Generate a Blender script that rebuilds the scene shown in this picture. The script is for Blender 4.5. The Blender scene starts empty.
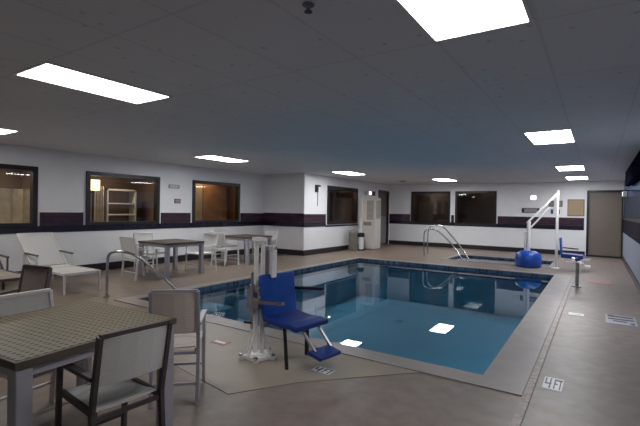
import bpy, bmesh, math, random
from mathutils import Vector, Matrix
random.seed(7)
PI = math.pi
scene = bpy.context.scene
C = scene.collection

# ------------------------------------------------------------------ materials
def new_mat(name):
    m = bpy.data.materials.new(name); m.use_nodes = True
    nt = m.node_tree; nt.nodes.clear()
    out = nt.nodes.new('ShaderNodeOutputMaterial')
    return m, nt, out

def N(nt, t, **kw):
    n = nt.nodes.new(t)
    for k, v in kw.items():
        if k.startswith('i_'):
            n.inputs[k[2:].replace('_', ' ')].default_value = v
        else:
            setattr(n, k, v)
    return n

def mat(name, col, rough=0.5, metal=0.0, var=0.0, scale=8.0, bump=0.0, spec=0.5, col2=None, coat=0.0, detail=4.0):
    """principled with a noise that moves between two colours"""
    m, nt, out = new_mat(name)
    b = nt.nodes.new('ShaderNodeBsdfPrincipled')
    b.inputs['Roughness'].default_value = rough
    b.inputs['Metallic'].default_value = metal
    b.inputs['Specular IOR Level'].default_value = spec
    b.inputs['Coat Weight'].default_value = coat
    nt.links.new(b.outputs[0], out.inputs[0])
    tc = nt.nodes.new('ShaderNodeTexCoord')
    nz = nt.nodes.new('ShaderNodeTexNoise'); nz.inputs['Scale'].default_value = scale
    nz.inputs['Detail'].default_value = detail
    nt.links.new(tc.outputs['Object'], nz.inputs['Vector'])
    rp = nt.nodes.new('ShaderNodeValToRGB')
    c2 = col2 if col2 else tuple(max(0, c * (1 - var)) for c in col)
    rp.color_ramp.elements[0].position = 0.3; rp.color_ramp.elements[1].position = 0.7
    rp.color_ramp.elements[0].color = (*c2, 1); rp.color_ramp.elements[1].color = (*col, 1)
    nt.links.new(nz.outputs['Fac'], rp.inputs[0]); nt.links.new(rp.outputs[0], b.inputs['Base Color'])
    if bump:
        bp = nt.nodes.new('ShaderNodeBump'); bp.inputs['Strength'].default_value = bump
        bp.inputs['Distance'].default_value = 0.01
        nt.links.new(nz.outputs['Fac'], bp.inputs['Height']); nt.links.new(bp.outputs[0], b.inputs['Normal'])
    return m

def emis(name, col, strength):
    m, nt, out = new_mat(name)
    e = nt.nodes.new('ShaderNodeEmission'); e.inputs[0].default_value = (*col, 1); e.inputs[1].default_value = strength
    nt.links.new(e.outputs[0], out.inputs[0]); return m

def tile_mat(name, c1, c2, cm, w, h, rough=0.25, swap='XZ', offset=0.0, mortar=0.006, spec=0.5, bias=0.0):
    m, nt, out = new_mat(name)
    b = nt.nodes.new('ShaderNodeBsdfPrincipled'); b.inputs['Roughness'].default_value = rough
    b.inputs['Specular IOR Level'].default_value = spec
    nt.links.new(b.outputs[0], out.inputs[0])
    tc = nt.nodes.new('ShaderNodeTexCoord'); sp = nt.nodes.new('ShaderNodeSeparateXYZ'); cb = nt.nodes.new('ShaderNodeCombineXYZ')
    nt.links.new(tc.outputs['Object'], sp.inputs[0])
    if swap == 'H':      # vertical faces of either direction: use x+y
        ad = nt.nodes.new('ShaderNodeMath'); ad.operation = 'ADD'
        nt.links.new(sp.outputs['X'], ad.inputs[0]); nt.links.new(sp.outputs['Y'], ad.inputs[1])
        nt.links.new(ad.outputs[0], cb.inputs['X']); nt.links.new(sp.outputs['Z'], cb.inputs['Y'])
    else:
        nt.links.new(sp.outputs[swap[0]], cb.inputs['X']); nt.links.new(sp.outputs[swap[1]], cb.inputs['Y'])
    br = nt.nodes.new('ShaderNodeTexBrick')
    br.offset = offset
    br.inputs['Color1'].default_value = (*c1, 1); br.inputs['Color2'].default_value = (*c2, 1); br.inputs['Mortar'].default_value = (*cm, 1)
    br.inputs['Scale'].default_value = 1.0; br.inputs['Mortar Size'].default_value = mortar
    br.inputs['Brick Width'].default_value = w; br.inputs['Row Height'].default_value = h; br.inputs['Bias'].default_value = bias
    nt.links.new(cb.outputs[0], br.inputs['Vector']); nt.links.new(br.outputs['Color'], b.inputs['Base Color'])
    return m

def glass_mat(name, tint, refl_rough=0.02, refl=(1, 1, 1)):
    m, nt, out = new_mat(name)
    tr = nt.nodes.new('ShaderNodeBsdfTransparent'); tr.inputs[0].default_value = (*tint, 1)
    gl = nt.nodes.new('ShaderNodeBsdfGlossy'); gl.inputs['Roughness'].default_value = refl_rough; gl.inputs[0].default_value = (*refl, 1)
    fr = nt.nodes.new('ShaderNodeFresnel'); fr.inputs[0].default_value = 1.5
    mx = nt.nodes.new('ShaderNodeMixShader')
    nt.links.new(fr.outputs[0], mx.inputs[0]); nt.links.new(tr.outputs[0], mx.inputs[1]); nt.links.new(gl.outputs[0], mx.inputs[2])
    nt.links.new(mx.outputs[0], out.inputs[0]); return m

def water_mat(name, tint, ripple=0.02, scale=2.2):
    m, nt, out = new_mat(name)
    tr = nt.nodes.new('ShaderNodeBsdfTransparent'); tr.inputs[0].default_value = (*tint, 1)
    gl = nt.nodes.new('ShaderNodeBsdfGlossy'); gl.inputs['Roughness'].default_value = 0.015
    gl.inputs[0].default_value = (0.86, 0.93, 1.0, 1)
    fr = nt.nodes.new('ShaderNodeFresnel'); fr.inputs[0].default_value = 1.33
    mx = nt.nodes.new('ShaderNodeMixShader')
    tc = nt.nodes.new('ShaderNodeTexCoord'); nz = nt.nodes.new('ShaderNodeTexNoise'); nz.inputs['Scale'].default_value = scale
    nz.inputs['Detail'].default_value = 2
    bp = nt.nodes.new('ShaderNodeBump'); bp.inputs['Strength'].default_value = ripple; bp.inputs['Distance'].default_value = 0.05
    nt.links.new(tc.outputs['Object'], nz.inputs['Vector']); nt.links.new(nz.outputs['Fac'], bp.inputs['Height'])
    nt.links.new(bp.outputs[0], gl.inputs['Normal']); nt.links.new(bp.outputs[0], fr.inputs['Normal'])
    nt.links.new(fr.outputs[0], mx.inputs[0]); nt.links.new(tr.outputs[0], mx.inputs[1]); nt.links.new(gl.outputs[0], mx.inputs[2])
    nt.links.new(mx.outputs[0], out.inputs[0]); return m

def ceiling_mat():
    m, nt, out = new_mat('ceiling_tiles')
    b = nt.nodes.new('ShaderNodeBsdfPrincipled'); b.inputs['Roughness'].default_value = 0.9
    b.inputs['Specular IOR Level'].default_value = 0.1
    nt.links.new(b.outputs[0], out.inputs[0])
    tc = nt.nodes.new('ShaderNodeTexCoord')
    mp = nt.nodes.new('ShaderNodeMapping'); mp.inputs['Location'].default_value = (0.33, 0.82, 0)
    nt.links.new(tc.outputs['Object'], mp.inputs[0])
    br = nt.nodes.new('ShaderNodeTexBrick'); br.offset = 0.0
    br.inputs['Color1'].default_value = (0.74, 0.75, 0.79, 1); br.inputs['Color2'].default_value = (0.72, 0.73, 0.77, 1)
    br.inputs['Mortar'].default_value = (0.66, 0.665, 0.70, 1)
    br.inputs['Scale'].default_value = 1.0; br.inputs['Mortar Size'].default_value = 0.012
    br.inputs['Brick Width'].default_value = 0.61; br.inputs['Row Height'].default_value = 1.22
    nt.links.new(mp.outputs[0], br.inputs['Vector'])
    vo = nt.nodes.new('ShaderNodeTexVoronoi'); vo.inputs['Scale'].default_value = 6.5
    nt.links.new(tc.outputs['Object'], vo.inputs['Vector'])
    rp = nt.nodes.new('ShaderNodeValToRGB'); rp.color_ramp.elements[0].position = 0.06; rp.color_ramp.elements[1].position = 0.16
    rp.color_ramp.elements[0].color = (0.72, 0.72, 0.74, 1); rp.color_ramp.elements[1].color = (1, 1, 1, 1)
    nt.links.new(vo.outputs['Distance'], rp.inputs[0])
    mx = nt.nodes.new('ShaderNodeMix'); mx.data_type = 'RGBA'; mx.blend_type = 'MULTIPLY'; mx.inputs[0].default_value = 1.0
    nt.links.new(br.outputs['Color'], mx.inputs[6]); nt.links.new(rp.outputs[0], mx.inputs[7])
    nt.links.new(mx.outputs[2], b.inputs['Base Color'])
    return m

def tabletop_mat():
    """olive-tan slats with rows of small dark holes"""
    m, nt, out = new_mat('table_weave')
    b = nt.nodes.new('ShaderNodeBsdfPrincipled'); b.inputs['Roughness'].default_value = 0.45
    nt.links.new(b.outputs[0], out.inputs[0])
    tc = nt.nodes.new('ShaderNodeTexCoord')
    vo = nt.nodes.new('ShaderNodeTexVoronoi'); vo.inputs['Scale'].default_value = 23.0; vo.inputs['Randomness'].default_value = 0.1
    vo.voronoi_dimensions = '2D'
    nt.links.new(tc.outputs['Object'], vo.inputs['Vector'])
    rp = nt.nodes.new('ShaderNodeValToRGB'); rp.color_ramp.elements[0].position = 0.20; rp.color_ramp.elements[1].position = 0.30
    rp.color_ramp.elements[0].color = (0.035, 0.028, 0.02, 1); rp.color_ramp.elements[1].color = (1, 1, 1, 1)
    nt.links.new(vo.outputs['Distance'], rp.inputs[0])
    br = nt.nodes.new('ShaderNodeTexBrick'); br.offset = 0.5
    br.inputs['Color1'].default_value = (0.22, 0.18, 0.105, 1); br.inputs['Color2'].default_value = (0.20, 0.165, 0.095, 1)
    br.inputs['Mortar'].default_value = (0.21, 0.17, 0.10, 1); br.inputs['Scale'].default_value = 1.0
    br.inputs['Mortar Size'].default_value = 0.004; br.inputs['Brick Width'].default_value = 0.12; br.inputs['Row Height'].default_value = 0.04
    nt.links.new(tc.outputs['Object'], br.inputs['Vector'])
    mx = nt.nodes.new('ShaderNodeMix'); mx.data_type = 'RGBA'; mx.blend_type = 'MULTIPLY'; mx.inputs[0].default_value = 1.0
    nt.links.new(br.outputs['Color'], mx.inputs[6]); nt.links.new(rp.outputs[0], mx.inputs[7])
    nt.links.new(mx.outputs[2], b.inputs['Base Color'])
    return m

def see_through(m, amount=0.3):
    nt = m.node_tree; out = [n for n in nt.nodes if n.type == 'OUTPUT_MATERIAL'][0]
    b = [n for n in nt.nodes if n.type == 'BSDF_PRINCIPLED'][0]
    tl = nt.nodes.new('ShaderNodeBsdfTranslucent'); mx = nt.nodes.new('ShaderNodeMixShader'); mx.inputs[0].default_value = amount
    src = b.inputs['Base Color'].links[0].from_socket
    nt.links.new(src, tl.inputs[0])
    nt.links.new(b.outputs[0], mx.inputs[1]); nt.links.new(tl.outputs[0], mx.inputs[2]); nt.links.new(mx.outputs[0], out.inputs[0])
M = {}
M['ceiling'] = ceiling_mat()
M['wall'] = mat('wall_paint', (0.80, 0.80, 0.82), 0.7, var=0.05, scale=3)
M['wall_blue'] = mat('blue_grey_wall_paint', (0.27, 0.30, 0.38), 0.6, var=0.12, scale=3)
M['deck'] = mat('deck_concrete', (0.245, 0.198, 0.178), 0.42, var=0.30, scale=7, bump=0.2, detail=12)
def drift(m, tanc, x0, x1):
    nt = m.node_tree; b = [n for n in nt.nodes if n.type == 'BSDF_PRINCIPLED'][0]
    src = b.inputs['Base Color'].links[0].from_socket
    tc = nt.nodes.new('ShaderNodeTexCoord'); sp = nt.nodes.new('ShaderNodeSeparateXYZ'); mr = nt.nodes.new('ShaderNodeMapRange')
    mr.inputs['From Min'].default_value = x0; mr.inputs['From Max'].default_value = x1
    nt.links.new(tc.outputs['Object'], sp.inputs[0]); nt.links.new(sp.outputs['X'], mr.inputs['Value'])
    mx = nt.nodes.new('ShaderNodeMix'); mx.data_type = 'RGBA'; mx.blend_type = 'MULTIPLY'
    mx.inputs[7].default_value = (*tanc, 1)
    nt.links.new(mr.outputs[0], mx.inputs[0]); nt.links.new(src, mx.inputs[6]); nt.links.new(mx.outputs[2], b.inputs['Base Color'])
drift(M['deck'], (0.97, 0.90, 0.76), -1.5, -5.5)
M['pale_patch'] = mat('pale_tan_patch', (0.30, 0.255, 0.20), 0.45, var=0.12, scale=3.0, bump=0.1, detail=8)
M['coping'] = mat('coping_stone', (0.30, 0.27, 0.26), 0.4, var=0.14, scale=5, detail=8)
M['joint'] = tile_mat('speckled_joint', (0.30, 0.24, 0.21), (0.15, 0.11, 0.10), (0.23, 0.18, 0.16), 0.06, 0.04, 0.4, 'XY', 0.5, 0.004)
M['waterline'] = tile_mat('waterline_tile', (0.02, 0.045, 0.10), (0.08, 0.16, 0.26), (0.12, 0.16, 0.2), 0.09, 0.075, 0.2, 'H', 0.5, 0.008)
M['basin'] = mat('basin_plaster', (0.34, 0.62, 0.72), 0.7, var=0.12, scale=1.2)
M['step_tile'] = tile_mat('step_edge_tile', (0.02, 0.04, 0.09), (0.3, 0.42, 0.5), (0.2, 0.3, 0.36), 0.1, 0.1, 0.3, 'XY', 0.0, 0.004)
M['spa_basin'] = mat('spa_plaster', (0.03, 0.07, 0.09), 0.6, var=0.1, scale=2)
M['band'] = tile_mat('purple_band_tile', (0.035, 0.018, 0.038), (0.062, 0.030, 0.040), (0.022, 0.016, 0.026), 0.33, 0.125, 0.22, 'H', 0.5, 0.006)
M['band_matt'] = mat('matt_dark_band', (0.020, 0.016, 0.028), 0.8, var=0.3, scale=6, spec=0.05)
M['band_edge'] = mat('navy_border_tile', (0.014, 0.014, 0.028), 0.2, var=0.3, scale=6)
M['baseboard'] = mat('dark_base_tile', (0.022, 0.017, 0.022), 0.35, var=0.3, scale=5)
M['frame_dark'] = mat('dark_window_frame', (0.012, 0.009, 0.011), 0.4, var=0.2)
M['door_taupe'] = mat('taupe_door_paint', (0.165, 0.135, 0.115), 0.5, var=0.06)
M['door_brown'] = mat('dim_brown_door', (0.12, 0.095, 0.085), 0.5, var=0.15)
M['steel'] = mat('polished_steel', (0.62, 0.62, 0.66), 0.22, 1.0, var=0.1, scale=12)
M['alu'] = mat('lavender_grey_aluminium', (0.42, 0.41, 0.47), 0.4, 0.1, var=0.1, scale=10)
M['alu_dark'] = mat('taupe_aluminium', (0.10, 0.085, 0.09), 0.4, 0.3, var=0.15, scale=10)
M['white_metal'] = mat('white_enamel', (0.74, 0.73, 0.72), 0.35, 0.0, var=0.05, scale=10)
M['lift_white'] = mat('lift_white_enamel', (0.88, 0.86, 0.86), 0.35, 0.0, var=0.12, scale=18)
M['sling'] = tile_mat('grey_sling_mesh', (0.80, 0.73, 0.68), (0.75, 0.68, 0.63), (0.62, 0.56, 0.52), 0.012, 0.012, 0.7, 'H', 0.5, 0.0015, 0.2)
M['sling_white'] = tile_mat('white_sling_mesh', (0.86, 0.86, 0.85), (0.82, 0.82, 0.81), (0.70, 0.69, 0.68), 0.012, 0.012, 0.7, 'H', 0.5, 0.0015, 0.2)
M['sling_brown'] = tile_mat('taupe_sling_mesh', (0.52, 0.45, 0.41), (0.46, 0.40, 0.36), (0.38, 0.32, 0.3), 0.012, 0.012, 0.7, 'H', 0.5, 0.0015, 0.2)
M['weave'] = tabletop_mat()
for k_ in ('sling', 'sling_white', 'sling_brown'): see_through(M[k_], .35)
M['weave_dark'] = mat('dark_slat_top', (0.10, 0.08, 0.065), 0.6, var=0.3, scale=30)
M['table_edge'] = mat('table_edge_brown', (0.10, 0.085, 0.06), 0.45, var=0.2)
M['blue'] = mat('royal_blue_plastic', (0.012, 0.085, 0.44), 0.38, var=0.3, scale=7)
M['blue_dark'] = mat('dark_blue_plastic', (0.008, 0.040, 0.26), 0.4, var=0.3, scale=7)
M['blue_bright'] = mat('bright_blue_vinyl', (0.012, 0.10, 0.52), 0.35, var=0.35, scale=6)
M['black'] = mat('black_rubber', (0.008, 0.008, 0.010), 0.5, var=0.2)
M['bin_tan'] = mat('bin_brushed_tan', (0.22, 0.19, 0.165), 0.4, 0.2, var=0.2)
M['bin_white'] = mat('bin_white', (0.82, 0.82, 0.82), 0.4, var=0.05)
M['cabinet'] = mat('cabinet_white', (0.58, 0.57, 0.55), 0.45, var=0.06)
M['grille'] = tile_mat('cabinet_louvre', (0.44, 0.43, 0.41), (0.40, 0.39, 0.37), (0.22, 0.21, 0.2), 2.0, 0.045, 0.5, 'H', 0.0, 0.012)
M['grey'] = mat('grey_plastic', (0.22, 0.21, 0.21), 0.45, var=0.1)
M['sign_grey'] = mat('sign_grey', (0.28, 0.27, 0.28), 0.5, var=0.12, scale=20)
M['cork'] = mat('cork_board', (0.36, 0.27, 0.17), 0.8, var=0.15, scale=30)
M['paper_brown'] = mat('framed_notice_brown', (0.16, 0.09, 0.08), 0.6, var=0.2)
M['sign_blue'] = mat('notice_blue', (0.03, 0.06, 0.14), 0.5, var=0.2)
M['white_paint'] = mat('marker_white', (0.72, 0.74, 0.78), 0.4, var=0.08, scale=15)
M['marker_grey'] = mat('marker_grey', (0.40, 0.42, 0.48), 0.4, var=0.15, scale=15)
M['marker_red'] = mat('marker_red', (0.42, 0.20, 0.17), 0.5, var=0.2, scale=15)
M['marker_navy'] = mat('marker_navy', (0.015, 0.018, 0.06), 0.4, var=0.2)
M['glass'] = glass_mat('window_glass', (0.80, 0.78, 0.74))
M['glass_blue'] = glass_mat('blue_window_glass', (0.55, 0.66, 0.85), 0.12, refl=(0.42, 0.52, 0.74))
M['water'] = water_mat('pool_water', (0.50, 0.70, 0.80), 0.010, 1.6)
M['spa_water'] = water_mat('spa_water', (0.20, 0.30, 0.36), 0.05, 6)
M['diffuser'] = emis('light_diffuser', (0.97, 0.985, 1.0), 27.0)
M['diffuser_dim'] = emis('light_diffuser_dim', (1.0, 0.985, 0.97), 13.0)
M['lamp_glow'] = emis('lamp_glow', (1.0, 0.80, 0.45), 3.0)
M['lens_glow'] = emis('lens_glow', (0.95, 1.0, 0.97), 2.2)
M['beige_curtain'] = mat('beige_curtain', (0.55, 0.48, 0.38), 0.8, var=0.25, scale=9)
M['lobby_dark'] = mat('lobby_dark', (0.11, 0.075, 0.055), 0.7, var=0.3, scale=2)
M['lobby_beige'] = mat('lobby_beige', (0.42, 0.32, 0.20), 0.7, var=0.15, scale=2)
M['lobby_wood'] = mat('lobby_wood', (0.36, 0.19, 0.085), 0.5, var=0.35, scale=3)
M['lobby_shade'] = mat('lobby_shade', (0.035, 0.024, 0.020), 0.7, var=0.4, scale=2)
M['shade_dark'] = mat('matt_dark_shade', (0.010, 0.012, 0.022), 1.0, spec=0.0, var=.2)
M['outside_blue'] = emis('dusk_daylight', (0.30, 0.42, 0.72), 0.6)

# ------------------------------------------------------------------ mesh helpers
def bx(bm, x0, y0, z0, x1, y1, z1):
    vs = [bm.verts.new((x, y, z)) for x in (x0, x1) for y in (y0, y1) for z in (z0, z1)]
    for f in ((0, 1, 3, 2), (4, 6, 7, 5), (0, 4, 5, 1), (2, 3, 7, 6), (0, 2, 6, 4), (1, 5, 7, 3)):
        bm.faces.new([vs[i] for i in f])

def bar(bm, a, b, w, h=None):
    """rectangular bar from a to b"""
    h = h or w
    a = Vector(a); b = Vector(b); d = (b - a).normalized()
    ref = Vector((0, 0, 1)) if abs(d.z) < 0.9 else Vector((0, 1, 0))
    s = d.cross(ref).normalized() * w / 2; u = s.cross(d).normalized() * h / 2
    r = []
    for p in (a, b):
        r.append([bm.verts.new(p + s * i + u * j) for i, j in ((-1, -1), (1, -1), (1, 1), (-1, 1))])
    bm.faces.new(r[0][::-1]); bm.faces.new(r[1])
    for k in range(4):
        bm.faces.new((r[0][k], r[0][(k + 1) % 4], r[1][(k + 1) % 4], r[1][k]))

def tube(bm, pts, r, n=10, closed=False):
    pts = [Vector(p) for p in pts]
    rings = []; prev = None
    for i, p in enumerate(pts):
        if i == 0: d = pts[1] - p
        elif i == len(pts) - 1: d = p - pts[i - 1]
        else: d = (pts[i + 1] - p).normalized() + (p - pts[i - 1]).normalized()
        d.normalize()
        if prev is None:
            ref = Vector((0, 0, 1)) if abs(d.z) < 0.9 else Vector((1, 0, 0))
            s = d.cross(ref).normalized()
        else:
            s = (prev - d * prev.dot(d)).normalized()
        prev = s; u = d.cross(s)
        rings.append([bm.verts.new(p + (s * math.cos(t) + u * math.sin(t)) * r) for t in [2 * PI * k / n for k in range(n)]])
    for a, b in zip(rings, rings[1:]):
        for k in range(n):
            bm.faces.new((a[k], a[(k + 1) % n], b[(k + 1) % n], b[k]))
    bm.faces.new(rings[0][::-1]); bm.faces.new(rings[-1])

def smooth_path(pts, it=2):
    pts = [Vector(p) for p in pts]
    for _ in range(it):
        q = [pts[0]]
        for a, b in zip(pts, pts[1:]):
            q += [a * 0.75 + b * 0.25, a * 0.25 + b * 0.75]
        q.append(pts[-1]); pts = q
    return pts

def lathe(bm, prof, n=24, c=(0, 0)):
    rings = []
    for r, z in prof:
        rings.append([bm.verts.new((c[0] + r * math.cos(2 * PI * k / n), c[1] + r * math.sin(2 * PI * k / n), z)) for k in range(n)])
    for a, b in zip(rings, rings[1:]):
        for k in range(n):
            bm.faces.new((a[k], a[(k + 1) % n], b[(k + 1) % n], b[k]))
    bm.faces.new(rings[0][::-1]); bm.faces.new(rings[-1])

def sheet(bm, rows, th):
    """thick sheet through a grid of points (rows of equal length)"""
    rows = [[Vector(p) for p in r] for r in rows]
    R, K = len(rows), len(rows[0])
    def nrm(i, j):
        a = rows[min(i + 1, R - 1)][j] - rows[max(i - 1, 0)][j]
        b = rows[i][min(j + 1, K - 1)] - rows[i][max(j - 1, 0)]
        return a.cross(b).normalized()
    up = [[bm.verts.new(rows[i][j] + nrm(i, j) * th / 2) for j in range(K)] for i in range(R)]
    dn = [[bm.verts.new(rows[i][j] - nrm(i, j) * th / 2) for j in range(K)] for i in range(R)]
    for i in range(R - 1):
        for j in range(K - 1):
            bm.faces.new((up[i][j], up[i + 1][j], up[i + 1][j + 1], up[i][j + 1]))
            bm.faces.new((dn[i][j], dn[i][j + 1], dn[i + 1][j + 1], dn[i + 1][j]))
    for i in range(R - 1):
        bm.faces.new((up[i][0], dn[i][0], dn[i + 1][0], up[i + 1][0])); bm.faces.new((up[i][-1], up[i + 1][-1], dn[i + 1][-1], dn[i][-1]))
    for j in range(K - 1):
        bm.faces.new((up[0][j], up[0][j + 1], dn[0][j + 1], dn[0][j])); bm.faces.new((up[-1][j], dn[-1][j], dn[-1][j + 1], up[-1][j + 1]))

def obj(name, bm, m, parent=None, smooth=False, bevel=0.0, loc=None):
    bmesh.ops.recalc_face_normals(bm, faces=bm.faces)
    me = bpy.data.meshes.new(name); bm.to_mesh(me); bm.free()
    me.materials.append(m)
    if smooth:
        for p in me.polygons: p.use_smooth = True
    o = bpy.data.objects.new(name, me); C.objects.link(o)
    if bevel:
        b = o.modifiers.new('bevel', 'BEVEL'); b.width = bevel; b.segments = 2; b.limit_method = 'ANGLE'
    if parent: o.parent = parent
    if loc: o.location = loc
    return o

def B(): return bmesh.new()
def box(name, c, m, parent=None, bevel=0.0):
    bm = B(); bx(bm, *c); return obj(name, bm, m, parent, bevel=bevel)
def struct(name, bm, m, parent=None, **k):
    o = obj(name, bm, m, parent, **k)
    if parent is None: o['kind'] = 'structure'
    return o
def tag(o, label, cat, group=None, kind=None):
    o['label'] = label; o['category'] = cat
    if group: o['group'] = group
    if kind: o['kind'] = kind
    return o
def thing(name, label, cat, loc=(0, 0, 0), rotz=0, group=None, kind=None):
    o = bpy.data.objects.new(name, None); C.objects.link(o); o.location = loc; o.rotation_euler = (0, 0, rotz)
    o.empty_display_size = 0.1
    return tag(o, label, cat, group, kind)
def sroot(name, loc=(0, 0, 0)):
    o = bpy.data.objects.new(name, None); C.objects.link(o); o.location = loc; o['kind'] = 'structure'; return o
def dup(root, loc, rotz, label, group=None):
    r = root.copy(); C.objects.link(r); r.location = loc; r.rotation_euler = (0, 0, rotz); r['label'] = label
    if group: r['group'] = group
    for ch in list(root.children):
        c = ch.copy(); C.objects.link(c); c.parent = r
        for g in list(ch.children):
            d = g.copy(); C.objects.link(d); d.parent = c
    return r

# ------------------------------------------------------------------ room dimensions (metres, floor z=0)
H = 2.66
XL, YB, XB, YF, XR, YN = -9.58, 11.01, -7.88, 17.66, 0.72, -2.2
PX0, PX1, PY0, PY1 = -6.17, -0.85, 4.04, 11.64      # pool
SX0, SX1, SY0, SY1 = -3.95, -1.12, 13.25, 15.0      # spa
T = 0.14                                            # wall thickness

def wall_y(name, x, y0, y1, side, openings):
    """wall along Y at face x, thickness towards `side` (-1/+1); openings (ya, yb, za, zb)"""
    bm = B(); xa, xb = sorted((x, x + side * T)); y = y0
    for ya, yb, za, zb in sorted(openings):
        if ya > y: bx(bm, xa, y, 0, xb, ya, H)
        if za > 0: bx(bm, xa, ya, 0, xb, yb, za)
        bx(bm, xa, ya, zb, xb, yb, H); y = yb
    bx(bm, xa, y, 0, xb, y1, H)
    return struct(name, bm, M['wall'])
def wall_x(name, y, x0, x1, side, openings):
    bm = B(); ya, yb = sorted((y, y + side * T)); x = x0
    for xa, xb, za, zb in sorted(openings):
        if xa > x: bx(bm, x, ya, 0, xa, yb, H)
        if za > 0: bx(bm, xa, ya, 0, xb, yb, za)
        bx(bm, xa, ya, zb, xb, yb, H); x = xb
    if x1 > x: bx(bm, x, ya, 0, x1, yb, H)
    return struct(name, bm, M['wall'])

WL = [(2.0, 3.98, 1.08, 2.25), (5.0, 6.85, 1.08, 2.25), (7.96, 9.8, 1.08, 2.25)]
WB = [(12.4, 14.55, 1.0, 2.32)]
DB = (16.52, 17.5, 0, 2.32)
WF = [(-6.83, -5.16, 0.97, 2.33), (-4.92, -3.35, 0.97, 2.33)]
DF = (-0.26, 0.68, 0, 2.27)
WR = (8.6, 16.6, 1.36, 2.36)
wall_y('wall_left', XL, YN, YB, -1, WL)
wall_x('wall_alcove', YB, XL - T, XB - T, 1, [])
wall_y('wall_left_far', XB, YB, YF, -1, WB + [DB])
wall_x('wall_far', YF, XB - T, XR + T, 1, WF + [DF])
wr_ = wall_y('wall_right', XR, YN, YF, 1, [WR]); wr_.data.materials[0] = M['wall_blue']
wall_x('wall_near', YN, XL - T, XR + T, -1, [])
bm = B(); bx(bm, XL - T, YN - T, H, XR + T, YF + T, H + 0.08); struct('ceiling', bm, M['ceiling'])

# floor with the two pools cut out
CW = 0.0
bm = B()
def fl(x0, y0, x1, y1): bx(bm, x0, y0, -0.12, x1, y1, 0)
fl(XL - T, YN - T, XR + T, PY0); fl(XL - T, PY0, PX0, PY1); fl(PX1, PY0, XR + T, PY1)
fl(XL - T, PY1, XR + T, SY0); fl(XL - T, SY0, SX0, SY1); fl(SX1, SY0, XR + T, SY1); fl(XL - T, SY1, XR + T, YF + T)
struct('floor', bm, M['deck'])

# coping rings, joint strip
def ring(name, x0, y0, x1, y1, w, m, z=0.012, wr=None, wn=None):
    bm = B(); wr = wr or w; wn = wn or w
    bx(bm, x0 - w, y0 - wn, 0, x1 + wr, y0, z); bx(bm, x0 - w, y1, 0, x1 + wr, y1 + w, z)
    bx(bm, x0 - w, y0, 0, x0, y1, z); bx(bm, x1, y0, 0, x1 + wr, y1, z)
    return struct(name, bm, m)
ring('trim_1', PX0, PY0, PX1, PY1, 0.22, M['coping'], 0.012, 0.36, 0.26)
ring('trim_2', SX0, SY0, SX1, SY1, 0.16, M['coping'])
bm = B(); bx(bm, -0.485, 2.6, 0, -0.425, 12.4, 0.0145); struct('trim_3', bm, M['joint'])
# paler tan patch of floor round the lift
bm = B()
pv = [(-4.6, 3.78), (-4.6, 2.95), (-3.2, 2.55), (-2.45, 2.42), (-2.12, 2.95), (-1.35, 3.78)]
bo = [bm.verts.new((x, y, 0.0)) for x, y in pv]; to = [bm.verts.new((x, y, 0.005)) for x, y in pv]
bm.faces.new(to); bm.faces.new(bo[::-1])
for i in range(len(pv)):
    j = (i + 1) % len(pv); bm.faces.new((bo[i], bo[j], to[j], to[i]))
struct('floor_pale_patch', bm, M['pale_patch'])

# basins
def basin(name, x0, y0, x1, y1, d, m, tile=True):
    t = 0.12
    bm = B()
    bx(bm, x0 - t, y0 - t, -d - t, x1 + t, y1 + t, -d)
    for c in ((x0 - t, y0 - t, x0, y1 + t), (x1, y0 - t, x1 + t, y1 + t), (x0, y0 - t, x1, y0), (x0, y1, x1, y1 + t)):
        bx(bm, c[0], c[1], -d, c[2], c[3], -0.121)
    o = struct(name, bm, m)
    bm = B(); e = 0.012
    for c in ((x0, y0, x0 + e, y1), (x1 - e, y0, x1, y1), (x0 + e, y0, x1 - e, y0 + e), (x0 + e, y1 - e, x1 - e, y1)):
        bx(bm, c[0], c[1], -0.22, c[2], c[3], 0.0)
    struct('trim_4' if tile else 'trim_5', bm, M['waterline'])
    return o
basin('pool_basin_floor', PX0, PY0, PX1, PY1, 1.15, M['basin'])
basin('spa_basin_floor', SX0, SY0, SX1, SY1, 0.9, M['spa_basin'], False)
# corner entry steps under water
st = thing('pool_steps', 'submerged pale corner steps with dark tiled edges below the curved pool handrail', 'pool steps', (0, 0, 0))
st['kind'] = 'structure'
for k in range(3):
    z1 = -0.30 - 0.26 * k; ext = 0.75 + 0.33 * k
    bm = B(); bx(bm, PX0 + 0.013, PY0 + 0.013, -1.15, PX0 + ext, PY0 + 1.5 + 0.2 * k, z1 ); obj('step', bm, M['basin'], st)
    bm = B(); bx(bm, PX0 + ext - 0.05, PY0 + 0.013, z1, PX0 + ext, PY0 + 1.5 + 0.2 * k, z1 + 0.006)
    obj('step_edge', bm, M['step_tile'], st)
bm = B(); bx(bm, PX0 + 0.0125, PY0 + 0.0125, -0.075, PX1 - 0.0125, PY1 - 0.0125, -0.07); 
# water as a single surface
bm.free(); bm = B()
def surf(name, x0, y0, x1, y1, z, m):
    bm = B(); n = 1
    vs = [bm.verts.new(p) for p in ((x0, y0, z), (x1, y0, z), (x1, y1, z), (x0, y1, z))]; bm.faces.new(vs)
    o = obj(name, bm, m); o['kind'] = 'structure'; return o
surf('pool_water', PX0, PY0, PX1, PY1, -0.07, M['water'])
surf('spa_water', SX0, SY0, SX1, SY1, -0.05, M['spa_water'])

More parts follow.
